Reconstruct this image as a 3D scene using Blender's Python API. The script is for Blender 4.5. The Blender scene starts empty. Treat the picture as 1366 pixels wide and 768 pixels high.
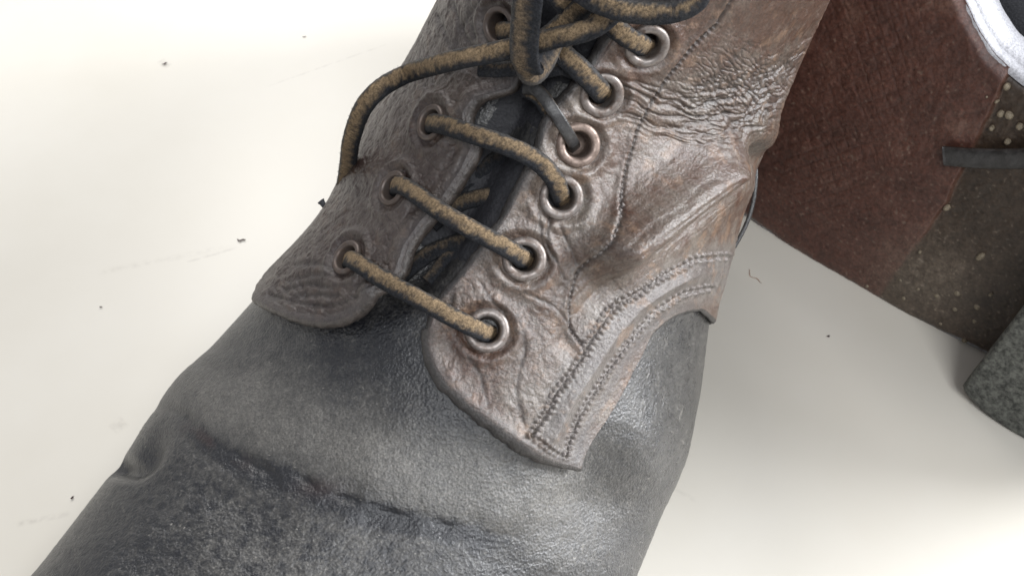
import bpy, math, random
import numpy as np
from mathutils import Vector, Matrix
random.seed(4)
sc = bpy.context.scene
COL = sc.collection
# ---------------------------------------------------------------- camera
S_ = 0.0085
cam = bpy.data.cameras.new('camera'); camo = bpy.data.objects.new('camera', cam); COL.objects.link(camo)
camo.location = (0, -14.5 * S_, 28.1 * S_); camo.rotation_euler = (math.radians(90 - 52), 0, 0)
cam.sensor_width = 36; cam.lens = 36 * 1465 / 1366; cam.clip_start = 0.005; cam.clip_end = 50
cam.dof.use_dof = True; cam.dof.focus_distance = 23.6 * S_; cam.dof.aperture_fstop = 64
sc.camera = camo
# ---------------------------------------------------------------- light: daylight windows behind and at the right, plus added glare and sheen lamps
w = bpy.data.worlds.new('World'); sc.world = w; w.use_nodes = True
bg = w.node_tree.nodes['Background']; bg.inputs[0].default_value = (0.9, 0.93, 1.0, 1); bg.inputs[1].default_value = 0.45
def area(name, loc, target, sx, sy, power, colr):
    l = bpy.data.lights.new(name, 'AREA'); l.shape = 'RECTANGLE'; l.size = sx; l.size_y = sy; l.energy = power; l.color = colr
    o = bpy.data.objects.new(name, l); COL.objects.link(o); o.location = loc
    o.rotation_euler = (Vector(target) - Vector(loc)).to_track_quat('-Z', 'Y').to_euler()
    return o
area('window_light', (-0.35, 1.75, 2.2), (0, 0, 0.05), 0.9, 0.9, 35, (1.0, 0.98, 0.95))
area('far_glare_light', (-0.2, 3.0, 1.8), (0, 0, 0.05), 2.0, 1.0, 22, (1.0, 0.98, 0.95))  # extra lamp added for the glare on the table top
area('side_window_light', (1.85, 0.1, 0.95), (0, 0, 0.05), 1.0, 0.8, 95, (0.95, 0.97, 1.0))
area('front_sheen_light', (0.25, -1.25, 1.65), (0, 0, 0.05), 0.8, 0.6, 26, (0.96, 0.98, 1.0))  # unseen lamp behind the camera, added for sheen on the vamp and fill
sc.view_settings.view_transform = 'Standard'; sc.view_settings.look = 'None'
sc.view_settings.exposure = 0.0; sc.view_settings.gamma = 1.0
sc.render.engine = 'CYCLES'; sc.cycles.max_bounces = 6
# ---------------------------------------------------------------- geometry helpers (units: U = 8.5 mm)
import numpy as np, math
S = 0.0085
CAM = np.array([0.0, -14.5, 28.1]); PITCH = math.radians(52); F = 1465.0
FW = np.array([0, math.cos(PITCH), -math.sin(PITCH)]); UPV = np.array([0, math.sin(PITCH), math.cos(PITCH)]); RT = np.array([1.0, 0, 0])
def project(P):
    d = P - CAM
    w = d @ FW
    return np.stack([683 + F * (d @ RT) / w, 384 - F * (d @ UPV) / w], -1), w
def ray(px, py):
    d = FW + RT * (px - 683) / F - UPV * (py - 384) / F
    return d
def at_z(px, py, z):
    d = ray(px, py); t = (z - CAM[2]) / d[2]
    return CAM + d * t
def catmull(A, x):
    """A: (n, ...) keys at integers; x: positions; C1 cubic interpolation"""
    n = len(A); x = np.clip(np.asarray(x, float), 0, n - 1.000001); i = x.astype(int); f = x - i
    f = f.reshape(f.shape + (1,) * (A.ndim - 1))
    a0 = A[np.maximum(i - 1, 0)]; a1 = A[i]; a2 = A[np.minimum(i + 1, n - 1)]; a3 = A[np.minimum(i + 2, n - 1)]
    return 0.5 * (2 * a1 + (a2 - a0) * f + (2 * a0 - 5 * a1 + 4 * a2 - a3) * f * f + (3 * a1 - a0 - 3 * a2 + a3) * f ** 3)

# body of the boot: sections fanning from the toe over the instep up the shaft
PERP = np.array([0.87, -0.5, 0.0]); PERP /= np.linalg.norm(PERP)
SEC = np.array([  # crest xyz, back xyz, left half-width, right half-width, foot(1)..shaft(0)
 [-10.6,-15.0,2.6, -10.3,-14.6,1.0, 1.0,1.0, 1],
 [-10.0,-13.9,4.0, -9.6,-13.2,.6, 3.6,3.6, 1],
 [-8.8,-11.8,5.0, -8.6,-11.5,.5, 5.6,5.6, 1],
 [-7.2,-9.2,5.5, -7.2,-9.2,.5, 6.3,6.3, 1],
 [-5.5,-6.5,5.9, -5.4,-6.4,.5, 6.5,6.5, 1],
 [-4.3,-4.4,6.4, -4.0,-4.0,.5, 6.4,6.4, 1],
 [-3.1,-2.6,7.4, -2.6,-1.8,.6, 6.2,6.2, 1],
 [-2.1,-1.0,8.7, -1.0,1.0,.8, 5.9,5.9, .95],
 [-1.2,0.7,10.0, .8,4.2,1.2, 5.6,5.6, .85],
 [-0.4,2.2,11.4, 1.4,7.8,1.2, 5.4,5.4, .6],
 [0.2,3.5,13.0, 2.8,11.6,1.5, 5.2,5.2, .3],
 [0.5,4.3,15.0, 3.3,13.1,5, 5.0,5.0, .1],
 [0.6,4.7,17.3, 3.3,13.1,11, 4.9,4.9, 0],
 [0.6,4.9,20.0, 3.1,12.7,18, 5,5, 0]], float)
FOOT = np.array([[0,0],[.30,.05],[.58,.18],[.82,.40],[.97,.66],[.96,.86],[.80,.985],[.4,1.0],[0,1.0]])
SHAFT = np.array([[0,0],[.42,.06],[.76,.19],[.95,.36],[1.0,.52],[.93,.72],[.72,.88],[.4,.97],[0,1.0]])
def body(s, t, sec=SEC):
    """s in 0..13, t in -1..1 (0 crest, +right, +-1 back/bottom); arrays of the same shape"""
    K = catmull(sec, s)
    at = np.abs(t) * (len(FOOT) - 1)
    mir = lambda A: np.vstack([[-A[1, 0], A[1, 1]], A])   # mirrored key before the crest keeps it smooth
    fo = catmull(mir(FOOT), at + 1); sh = catmull(mir(SHAFT), at + 1)
    b = K[..., 8:9]
    pr = fo * b + sh * (1 - b)
    # keep the crest smooth: even function near t=0
    w = np.where(t < 0, K[..., 6], K[..., 7])
    lat = np.sign(t) * pr[..., 0] * w
    M = K[..., 0:3]; B = K[..., 3:6]
    return M + (B - M) * pr[..., 1:2] + PERP * lat[..., None]
def body_n(s, t, sec=SEC):
    e = 0.01
    du = body(s + e, t, sec) - body(s - e, t, sec)
    dv = body(s, t + e, sec) - body(s, t - e, sec)
    n = np.cross(dv, du); n /= np.linalg.norm(n, axis=-1, keepdims=True) + 1e-12
    return n
SEC[3:14, 6] = [7.0, 7.34, 7.46, 7.50, 6.99, 6.02, 5.34, 4.33, 3.04, 2.49, 2.3]
SEC[3:14, 7] = [6.49, 6.29, 6.1, 5.9, 5.72, 5.34, 5.36, 5.08, 5.38, 5.89, 6.2]
# ---------------------------------------------------------------- numpy noise
_rs = np.random.RandomState(7)
_perm = _rs.permutation(4096)
_grad = _rs.normal(size=(4096, 3)); _grad /= np.linalg.norm(_grad, axis=1)[:, None]
def noise(P):
    P = np.asarray(P, float); I = np.floor(P).astype(np.int64); f = P - I
    u = f * f * f * (f * (f * 6 - 15) + 10)
    out = 0
    for dx in (0, 1):
        for dy in (0, 1):
            for dz in (0, 1):
                h = _perm[(_perm[(_perm[(I[..., 0] + dx) & 4095] + I[..., 1] + dy) & 4095] + I[..., 2] + dz) & 4095]
                g = _grad[h]
                d = g[..., 0] * (f[..., 0] - dx) + g[..., 1] * (f[..., 1] - dy) + g[..., 2] * (f[..., 2] - dz)
                out = out + d * (u[..., 0] if dx else 1 - u[..., 0]) * (u[..., 1] if dy else 1 - u[..., 1]) * (u[..., 2] if dz else 1 - u[..., 2])
    return out * 1.6
def fbm(P, o=4, g=.5):
    a = 1.0; r = 0; n = 0
    for i in range(o):
        r = r + a * noise(P * (2.03 ** i) + 17.3 * i); n += a; a *= g
    return r / n
def noise2(x, y, z=0.0):
    return noise(np.stack([x, y, np.zeros_like(x) + z], -1))
def sm(e0, e1, x):
    t = np.clip((x - e0) / (e1 - e0), 0, 1); return t * t * (3 - 2 * t)
def polydist(q, pl):
    """distance of points q (...,2) to an open polyline, and the running length at the nearest point, and the side"""
    pl = np.asarray(pl, float); best = np.full(q.shape[:-1], 1e9); run = np.zeros_like(best); side = np.zeros_like(best); acc = 0
    for a, b in zip(pl[:-1], pl[1:]):
        ab = b - a; L = np.hypot(*ab); t = np.clip(((q - a) @ ab) / (L * L), 0, 1)
        d = q - (a + t[..., None] * ab); dd = np.hypot(d[..., 0], d[..., 1]); m = dd < best
        cr = ab[0] * (q[..., 1] - a[1]) - ab[1] * (q[..., 0] - a[0])
        best = np.where(m, dd, best); run = np.where(m, acc + t * L, run); side = np.where(m, np.sign(cr), side); acc += L
    return best, run, side
def smooth_line(pts, n=200, closed=False):
    pts = np.asarray(pts, float); x = np.linspace(0, len(pts) - 1, n * 4); q = catmull(pts, x)
    d = np.r_[0, np.cumsum(np.linalg.norm(np.diff(q, axis=0), axis=1))]
    xs = np.linspace(0, d[-1], n); return np.stack([np.interp(xs, d, q[:, k]) for k in range(q.shape[1])], 1)
# ---------------------------------------------------------------- pixel of the traced photograph -> (s, t) on the boot body
_gs, _gt = np.meshgrid(np.linspace(2.5, 13, 200), np.linspace(-.98, .98, 240), indexing='ij')
_gP = body(_gs, _gt); _gn = body_n(_gs, _gt)
_gq, _gw = project(_gP); _gface = ((CAM - _gP) * _gn).sum(-1) > 0
_gs_f, _gt_f, _gq_f, _gw_f = _gs[_gface], _gt[_gface], _gq[_gface], _gw[_gface]
def px2st(pts, lift=0.0):
    if lift:
        p0 = np.atleast_2d(np.asarray(pts, float)); st = px2st(p0)
        for _ in range(2):
            b = body(st[:, 0], st[:, 1]); nn = body_n(st[:, 0], st[:, 1]); st = px2st(p0 - (project(b + nn * lift)[0] - project(b)[0]))
        return st
    out = []
    for p in np.atleast_2d(np.asarray(pts, float)):
        d = np.hypot(*(_gq_f - p).T)
        i = np.argmin(d + np.where(d < d.min() + 9, (_gw_f - _gw_f.min()) * .5, 1e3))
        s, t = _gs_f[i], _gt_f[i]
        for k in range(4):
            e = .002
            ss = np.array([s, s + e, s]); tt = np.array([t, t, t + e]); q, _ = project(body(ss, tt))
            J = np.stack([(q[1] - q[0]) / e, (q[2] - q[0]) / e], 1)
            if abs(np.linalg.det(J)) < 200: break
            st = np.linalg.solve(J, p - q[0])
            if np.abs(st).max() > .3: break
            s += st[0]; t += st[1]
        out.append((s, t))
    return np.array(out)
# ---------------------------------------------------------------- mesh building
def tag(o, label=None, cat=None, group=None, kind=None):
    if label: o['label'] = label
    if cat: o['category'] = cat
    if group: o['group'] = group
    if kind: o['kind'] = kind
    return o
def empty(name, loc):
    o = bpy.data.objects.new(name, None); COL.objects.link(o); o.location = loc; o.empty_display_size = .01; return o
def make(name, V, Fc, mat, parent=None, col=None, gloss=None, smooth=True, loc=None):
    """V in U; faces int array (n,3|4) or list; one mesh object"""
    V = np.asarray(V, float) * S
    if loc is not None: org = np.array(loc)
    elif parent is not None: org = world_loc(parent)
    else: org = V.mean(0); org[2] = V[:, 2].min()
    me = bpy.data.meshes.new(name)
    Fc = np.asarray(Fc)
    k = Fc.shape[1]
    me.vertices.add(len(V)); me.vertices.foreach_set('co', (V - org).astype(np.float32).ravel())
    me.loops.add(Fc.size); me.loops.foreach_set('vertex_index', Fc.astype(np.int32).ravel())
    me.polygons.add(len(Fc)); me.polygons.foreach_set('loop_start', np.arange(0, Fc.size, k, dtype=np.int32))
    me.polygons.foreach_set('use_smooth', np.full(len(Fc), smooth, dtype=bool))
    if col is not None:
        a = me.color_attributes.new('Col', 'FLOAT_COLOR', 'POINT')
        c = np.ones((len(V), 4), np.float32); c[:, :3] = np.clip(np.asarray(col).reshape(-1, 3), 0.004, .9); a.data.foreach_set('color', c.ravel())
    if gloss is not None:
        a = me.attributes.new('gloss', 'FLOAT', 'POINT'); a.data.foreach_set('value', np.asarray(gloss, np.float32).ravel())
    me.update(calc_edges=True); me.validate()
    me.materials.append(mat)
    o = bpy.data.objects.new(name, me); COL.objects.link(o)
    if parent is not None: o.parent = parent
    else: o.location = org
    return o
_wl = {}
def world_loc(p):
    v = np.zeros(3)
    while p is not None: v = v + np.array(p.location); p = p.parent
    return v
def gridf(nu, nv, cu=False, cv=False, base=0):
    iu = np.arange(nu if cu else nu - 1); iv = np.arange(nv if cv else nv - 1)
    A, B = np.meshgrid(iu, iv, indexing='ij'); A2 = (A + 1) % nu; B2 = (B + 1) % nv
    return np.stack([A * nv + B, A2 * nv + B, A2 * nv + B2, A * nv + B2], -1).reshape(-1, 4) + base
def tube(path, nrm, rx, ry, nseg=20, power=3.0, fuzz=0.0, seed=0, taper=True):
    """sweep of a rounded-rectangle profile; path (n,3), nrm (n,3) thickness direction; rx half-width, ry half-thickness"""
    n = len(path); T = np.gradient(path, axis=0); T /= np.linalg.norm(T, axis=1)[:, None]
    N = nrm - (nrm * T).sum(1)[:, None] * T; N /= np.linalg.norm(N, axis=1)[:, None]
    B = np.cross(T, N); a = np.linspace(0, 2 * math.pi, nseg, endpoint=False)
    ca, sa = np.cos(a), np.sin(a); ex = 2 / power
    cx = np.sign(ca) * np.abs(ca) ** ex; cy = np.sign(sa) * np.abs(sa) ** ex
    rx = np.broadcast_to(rx, n).copy(); ry = np.broadcast_to(ry, n).copy()
    V = path[:, None] + B[:, None] * (cx[None, :, None] * rx[:, None, None]) + N[:, None] * (cy[None, :, None] * ry[:, None, None])
    if fuzz:
        d = V - path[:, None]; ln = np.linalg.norm(d, axis=-1, keepdims=True)
        k = fbm(V * 5 + seed, 3)[..., None] * fuzz + noise(V * 22 + seed)[..., None] * fuzz * .35
        V = V + d / ln * k
    return V, np.broadcast_to(a, (n, nseg)), T, N, B
# ---------------------------------------------------------------- materials
def mat_new(name):
    m = bpy.data.materials.new(name); m.use_nodes = True; nt = m.node_tree; return m, nt, nt.nodes['Principled BSDF']
def nd(nt, t, **k):
    n = nt.nodes.new(t)
    for a, b in k.items():
        if a in n.inputs: n.inputs[a].default_value = b
        else: setattr(n, a, b)
    return n
def leather(name, grain=1500, bump=.35, rough=(.35, .65), cellmix=.6, col=None, var=.35, spec=.5, fine=5200, sheen=0.0, dist=.00035):
    m, nt, b = mat_new(name); L = nt.links
    tc = nd(nt, 'ShaderNodeTexCoord')
    vo = nd(nt, 'ShaderNodeTexVoronoi', Scale=grain); vo.feature = 'F1'
    n0 = nd(nt, 'ShaderNodeTexNoise', Scale=grain * .5, Detail=2.0)
    mixv = nd(nt, 'ShaderNodeVectorMath'); mixv.operation = 'MULTIPLY_ADD'; mixv.inputs[1].default_value = (.0006,) * 3
    L.new(tc.outputs['Object'], n0.inputs['Vector']); L.new(n0.outputs['Color'], mixv.inputs[0]); L.new(tc.outputs['Object'], mixv.inputs[2])
    L.new(mixv.outputs[0], vo.inputs['Vector'])
    n1 = nd(nt, 'ShaderNodeTexNoise', Scale=fine, Detail=4.0, Roughness=.65); L.new(tc.outputs['Object'], n1.inputs['Vector'])
    n2 = nd(nt, 'ShaderNodeTexNoise', Scale=grain * .22, Detail=5.0, Roughness=.7); L.new(tc.outputs['Object'], n2.inputs['Vector'])
    mm = nd(nt, 'ShaderNodeMix'); mm.data_type = 'FLOAT'; mm.inputs[0].default_value = cellmix
    L.new(n1.outputs['Fac'], mm.inputs[2]); L.new(vo.outputs['Distance'], mm.inputs[3])
    ad = nd(nt, 'ShaderNodeMath'); ad.operation = 'ADD'; L.new(mm.outputs[0], ad.inputs[0]); L.new(n2.outputs['Fac'], ad.inputs[1])
    bp = nd(nt, 'ShaderNodeBump', Strength=bump, Distance=dist); L.new(ad.outputs[0], bp.inputs['Height']); L.new(bp.outputs[0], b.inputs['Normal'])
    if col is None:
        at = nd(nt, 'ShaderNodeAttribute'); at.attribute_name = 'Col'; csrc = at.outputs['Color']
    else:
        rgb = nd(nt, 'ShaderNodeRGB'); rgb.outputs[0].default_value = (*col, 1); csrc = rgb.outputs[0]
    n3 = nd(nt, 'ShaderNodeTexNoise', Scale=fine * .45, Detail=6.0, Roughness=.75); L.new(tc.outputs['Object'], n3.inputs['Vector'])
    mr = nd(nt, 'ShaderNodeMapRange'); mr.inputs[1].default_value = .38; mr.inputs[2].default_value = .62
    mr.inputs[3].default_value = 1 - var; mr.inputs[4].default_value = 1 + var; L.new(n3.outputs['Fac'], mr.inputs[0])
    mu = nd(nt, 'ShaderNodeVectorMath'); mu.operation = 'SCALE'; L.new(csrc, mu.inputs[0]); L.new(mr.outputs[0], mu.inputs['Scale'])
    L.new(mu.outputs[0], b.inputs['Base Color'])
    gl = nd(nt, 'ShaderNodeAttribute'); gl.attribute_name = 'gloss'
    r = nd(nt, 'ShaderNodeMapRange'); r.inputs[3].default_value = rough[1]; r.inputs[4].default_value = rough[0]; L.new(gl.outputs['Fac'], r.inputs[0])
    ra = nd(nt, 'ShaderNodeMath'); ra.operation = 'MULTIPLY_ADD'; ra.inputs[1].default_value = .22
    L.new(n2.outputs['Fac'], ra.inputs[0]); L.new(r.outputs[0], ra.inputs[2])
    sb = nd(nt, 'ShaderNodeMath'); sb.operation = 'SUBTRACT'; sb.inputs[1].default_value = .11; L.new(ra.outputs[0], sb.inputs[0])
    L.new(sb.outputs[0], b.inputs['Roughness'])
    b.inputs['Specular IOR Level'].default_value = spec
    if sheen: b.inputs['Sheen Weight'].default_value = sheen; b.inputs['Sheen Roughness'].default_value = .5
    return m
M_vamp = leather('black_dusty_leather', grain=1700, bump=.9, dist=.00020, rough=(.25, .42), cellmix=.6, var=.4, spec=.75, fine=6500)
M_quarter = leather('brown_wrinkled_leather', grain=1900, bump=.8, dist=.00022, rough=(.25, .42), cellmix=.4, var=.36, fine=5200, spec=.75)
M_edge = leather('cut_leather_edge', grain=3000, bump=.8, rough=(.5, .75), var=.4)
M_tongue = leather('dark_tongue_leather', col=(.022, .022, .026), bump=.6)
M_lining = leather('dark_lining_leather', col=(.03, .022, .018), bump=.5)
M_lace = leather('rawhide_lace', grain=2600, bump=1.0, rough=(.45, .85), cellmix=.3, var=.5, fine=6000, dist=.00012, spec=.22)
M_lace_smooth = leather('smooth_lace', grain=3500, dist=.00012, bump=.5, rough=(.32, .5), cellmix=.5, var=.25)
M_sole = leather('red_brown_sole_leather', grain=900, bump=.35, rough=(.28, .5), cellmix=.2, var=.3, fine=3000)
M_solebare = leather('sole_edge_leather', grain=1200, col=(.30, .30, .32), bump=.3, rough=(.3, .45), spec=.6)
M_rubber = leather('grey_heel_rubber', grain=700, col=(.078, .08, .07), bump=.8, rough=(.5, .75), var=.7, fine=1500, cellmix=.2)
M_peg = leather('wooden_peg', grain=2500, col=(.20, .165, .115), bump=.3)
M_blackupper = leather('black_upper_leather', col=(.03, .031, .035), bump=.5)
M_thread = leather('waxed_thread', col=(.17, .15, .14), bump=.6, grain=4000)
def metal(name, col, rough, rust):
    m, nt, b = mat_new(name); L = nt.links; tc = nd(nt, 'ShaderNodeTexCoord')
    n = nd(nt, 'ShaderNodeTexNoise', Scale=700.0, Detail=6.0, Roughness=.7); L.new(tc.outputs['Object'], n.inputs['Vector'])
    cr = nd(nt, 'ShaderNodeValToRGB'); cr.color_ramp.elements[0].position = .5 - rust * .2; cr.color_ramp.elements[1].position = .68
    cr.color_ramp.elements[0].color = (*col, 1); cr.color_ramp.elements[1].color = (.105, .074, .058, 1)
    L.new(n.outputs['Fac'], cr.inputs[0]); L.new(cr.outputs[0], b.inputs['Base Color'])
    b.inputs['Metallic'].default_value = .75 - .3 * rust
    r = nd(nt, 'ShaderNodeMath'); r.operation = 'MULTIPLY_ADD'; r.inputs[1].default_value = .5; r.inputs[2].default_value = rough - .2; L.new(n.outputs['Fac'], r.inputs[0])
    L.new(r.outputs[0], b.inputs['Roughness'])
    bp = nd(nt, 'ShaderNodeBump', Strength=.4, Distance=.00005); L.new(n.outputs['Fac'], bp.inputs['Height']); L.new(bp.outputs[0], b.inputs['Normal'])
    return m
M_eye = metal('worn_nickel_eyelet', (.23, .205, .19), .44, .3)
M_eye_rust = metal('rusted_eyelet', (.26, .20, .17), .45, .5)
M_eye_brown = metal('brown_eyelet', (.12, .10, .09), .46, .4)
# ---------------------------------------------------------------- table
def build_table():
    m, nt, b = mat_new('white_laminate'); L = nt.links; tc = nd(nt, 'ShaderNodeTexCoord')
    n = nd(nt, 'ShaderNodeTexNoise', Scale=14.0, Detail=5.0, Roughness=.6); L.new(tc.outputs['Object'], n.inputs['Vector'])
    cr = nd(nt, 'ShaderNodeValToRGB'); cr.color_ramp.elements[0].position = .25; cr.color_ramp.elements[1].position = .8
    cr.color_ramp.elements[0].color = (.60, .565, .495, 1); cr.color_ramp.elements[1].color = (.65, .62, .56, 1); L.new(n.outputs['Fac'], cr.inputs[0])
    # small specks of dirt
    v = nd(nt, 'ShaderNodeTexVoronoi', Scale=75.0); L.new(tc.outputs['Object'], v.inputs['Vector'])
    mp = nd(nt, 'ShaderNodeMapRange'); mp.inputs[1].default_value = .035; mp.inputs[2].default_value = .06; L.new(v.outputs['Distance'], mp.inputs[0])
    wn = nd(nt, 'ShaderNodeMath'); wn.operation = 'GREATER_THAN'; wn.inputs[1].default_value = .2
    sp = nd(nt, 'ShaderNodeSeparateColor'); L.new(v.outputs['Color'], sp.inputs[0]); L.new(sp.outputs[0], wn.inputs[0])
    mx = nd(nt, 'ShaderNodeMath'); mx.operation = 'MAXIMUM'; L.new(mp.outputs[0], mx.inputs[0]); L.new(wn.outputs[0], mx.inputs[1])
    c1 = nd(nt, 'ShaderNodeMix'); c1.data_type = 'RGBA'; c1.inputs[6].default_value = (.50, .46, .40, 1)
    L.new(mx.outputs[0], c1.inputs[0]); L.new(cr.outputs[0], c1.inputs[7])
    # scratches: distance to a few segments drawn on the laminate (metres on the table)
    prev = c1.outputs[2]
    sep = nd(nt, 'ShaderNodeSeparateXYZ'); L.new(tc.outputs['Object'], sep.inputs[0])
    ns = nd(nt, 'ShaderNodeTexNoise', Scale=420.0, Detail=4.0); L.new(tc.outputs['Object'], ns.inputs['Vector'])
    segs = [((120, 366), (312, 328), .0014, .28), ((240, 352), (318, 330), .0007, .5), ((350, 118), (520, 58), .0006, .35),
            ((15, 700), (95, 684), .0010, .5), ((150, 575), (168, 560), .0025, .6), ((213, 80), (226, 90), .0018, .75), ((880, 640), (930, 668), .0008, .3)]
    for a, c, wd, st in segs:
        A = at_z(*a, 0) * S; B = at_z(*c, 0) * S; d = (B - A)[:2]; ln = np.hypot(*d); d = d / ln; nn = np.array([-d[1], d[0]])
        def dotc(vec, off):
            x = nd(nt, 'ShaderNodeMath'); x.operation = 'MULTIPLY'; x.inputs[1].default_value = vec[0]; L.new(sep.outputs[0], x.inputs[0])
            y = nd(nt, 'ShaderNodeMath'); y.operation = 'MULTIPLY_ADD'; y.inputs[1].default_value = vec[1]; L.new(sep.outputs[1], y.inputs[0]); L.new(x.outputs[0], y.inputs[2])
            z = nd(nt, 'ShaderNodeMath'); z.operation = 'SUBTRACT'; z.inputs[1].default_value = off; L.new(y.outputs[0], z.inputs[0])
            ab = nd(nt, 'ShaderNodeMath'); ab.operation = 'ABSOLUTE'; L.new(z.outputs[0], ab.inputs[0]); return ab
        mid = (A[:2] + B[:2]) / 2
        across = dotc(nn, float(mid @ nn)); along = dotc(d, float(mid @ d))
        f1 = nd(nt, 'ShaderNodeMapRange'); f1.inputs[1].default_value = 0; f1.inputs[2].default_value = wd; f1.inputs[3].default_value = st; f1.inputs[4].default_value = 0; L.new(across.outputs[0], f1.inputs[0])
        f2 = nd(nt, 'ShaderNodeMapRange'); f2.inputs[1].default_value = ln * .35; f2.inputs[2].default_value = ln * .5; f2.inputs[3].default_value = 1; f2.inputs[4].default_value = 0; L.new(along.outputs[0], f2.inputs[0])
        f3 = nd(nt, 'ShaderNodeMapRange'); f3.inputs[1].default_value = .38; f3.inputs[2].default_value = .7; L.new(ns.outputs['Fac'], f3.inputs[0])
        g = nd(nt, 'ShaderNodeMath'); g.operation = 'MULTIPLY'; L.new(f1.outputs[0], g.inputs[0]); L.new(f2.outputs[0], g.inputs[1])
        h = nd(nt, 'ShaderNodeMath'); h.operation = 'MULTIPLY'; L.new(g.outputs[0], h.inputs[0]); L.new(f3.outputs[0], h.inputs[1])
        c = nd(nt, 'ShaderNodeMix'); c.data_type = 'RGBA'; c.inputs[7].default_value = (.34, .31, .27, 1); L.new(h.outputs[0], c.inputs[0]); L.new(prev, c.inputs[6]); prev = c.outputs[2]
    L.new(prev, b.inputs['Base Color'])
    r = nd(nt, 'ShaderNodeMapRange'); r.inputs[3].default_value = .24; r.inputs[4].default_value = .36; L.new(n.outputs['Fac'], r.inputs[0]); L.new(r.outputs[0], b.inputs['Roughness'])
    n2 = nd(nt, 'ShaderNodeTexNoise', Scale=900.0, Detail=2.0); L.new(tc.outputs['Object'], n2.inputs['Vector'])
    bp = nd(nt, 'ShaderNodeBump', Strength=.08, Distance=.00005); L.new(n2.outputs['Fac'], bp.inputs['Height']); L.new(bp.outputs[0], b.inputs['Normal'])
    x0, x1, y0, y1, h = -80, 80, -50, 90, 3.5
    V = [(x0, y0, 0), (x1, y0, 0), (x1, y1, 0), (x0, y1, 0), (x0, y0, -h), (x1, y0, -h), (x1, y1, -h), (x0, y1, -h)]
    Fq = [(0, 1, 2, 3), (4, 7, 6, 5), (0, 4, 5, 1), (1, 5, 6, 2), (2, 6, 7, 3), (3, 7, 4, 0)]
    tag(make('table_top', V, Fq, m, smooth=False, loc=(0, 0, 0)), 'scuffed white laminate table top under the two boots', kind='structure')
build_table()
# ---------------------------------------------------------------- the standing boot
BOOT = empty('laced_boot', (-1.5 * S, 1.5 * S, 0))
tag(BOOT, 'worn leather lace-up boot standing upright in front, dusty black toe and wrinkled brown sides', 'boot')
# traced outlines (pixels of the photograph, on the boot's own surface)
R_FACE = [(566, 436), (575, 405), (600, 372), (628, 328), (655, 288), (675, 250), (697, 205), (705, 178), (716, 152), (740, 122), (765, 90), (788, 55), (812, 10), (835, -40)]
R_FRONT = [(566, 436), (567, 468), (578, 500), (602, 528), (640, 560), (690, 596), (730, 620), (768, 632)]
R_LOW = [(768, 632), (787, 582), (823, 520), (853, 468), (882, 434), (912, 416), (940, 411)]
L_FACE = [(509, 396), (540, 368), (553, 332), (575, 300), (602, 268), (626, 232), (641, 200), (633, 178), (634, 155), (648, 135), (672, 126), (692, 118), (698, 92), (704, 50), (712, 0), (718, -50)]
L_FRONT = [(509, 396), (494, 412), (470, 428), (440, 436), (405, 432), (370, 419), (342, 404)]
R_FACE = [(x + 9 + 12 * float(np.interp(y, [330, 430], [1, 0])), y + 3) for x, y in R_FACE]; R_FRONT = [R_FACE[0]] + [(x + 6, y - 8) for x, y in R_FRONT[1:]]; R_LOW = [R_FRONT[-1]] + R_LOW[1:]
L_FACE = [(x - 9, y - 3) for x, y in L_FACE]; L_FRONT = [L_FACE[0]] + [(x - 3, y - 7) for x, y in L_FRONT[1:]]
EYES = [(650, 440, 'R'), (699, 345, 'R'), (748, 263, 'R'), (770, 193, 'r'), (801, 125, 'R'), (862, 60, 'R'),
        (460, 342, 'L'), (521, 250, 'L'), (573, 163, 'L'), (668, 36, 'L')]
LIFT = .42
EST = px2st([e[:2] for e in EYES], LIFT)
FOLD = [(1010, 180), (965, 215), (915, 255), (860, 300), (800, 350), (745, 400)]
VALLEY = [(1003, 212), (965, 243), (905, 297), (860, 335), (815, 378), (775, 420), (755, 455)]
SEAM = [(985, -10), (955, 35), (925, 62), (893, 100), (868, 140), (850, 175), (835, 225), (818, 285), (795, 325), (768, 370), (760, 405), (766, 440), (780, 462)]
ROW1 = [(975, 342), (930, 346), (885, 368), (833, 402), (806, 430), (770, 490), (742, 525), (728, 558), (709, 580)]
ROW2 = [(958, 385), (925, 392), (885, 415), (845, 462), (812, 505), (783, 550), (766, 590), (760, 612)]
ROW3 = [(709, 580), (735, 600), (760, 612)]
ROW0 = [(668, 258), (655, 285), (640, 315)]
CREASES = [([(735, 285), (728, 320), (742, 350), (752, 372)], 3, .07), ([(718, 285), (722, 320), (730, 345)], 3, .05), ([(745, 300), (760, 330), (770, 352)], 3, .05),
           ([(640, 375), (655, 400), (672, 415)], 3, .04), ([(700, 390), (740, 410), (760, 430)], 3, .035), ([(600, 350), (606, 385), (600, 420)], 4, .07),
           ([(620, 470), (640, 500), (650, 540)], 4, .03), ([(690, 420), (700, 460), (690, 520), (700, 570)], 4, .035),
           ([(1000, 60), (960, 100), (930, 120)], 4, .03)]
LCREASES = [([(385, 372), (412, 366), (438, 368)], 3, .05), ([(378, 386), (410, 378), (440, 384)], 3, .05), ([(390, 398), (420, 392), (450, 395)], 3, .04),
            ([(395, 352), (420, 350), (440, 358)], 3, .04), ([(360, 392), (400, 405), (450, 408), (500, 390)], 3, .06),
            ([(640, 0), (612, 40), (605, 75)], 3, .05), ([(600, 5), (620, 50), (650, 85)], 3, .05), ([(625, 0), (632, 50)], 3, .04), ([(580, 20), (600, 60), (612, 90)], 3, .04),
            ([(655, 60), (640, 80), (600, 98)], 3, .03)]
TOPWR_X = [700, 760, 835, 880, 930, 980, 1040, 1090]; TOPWR_Y = [70, 112, 138, 158, 168, 160, 128, 80]
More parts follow.
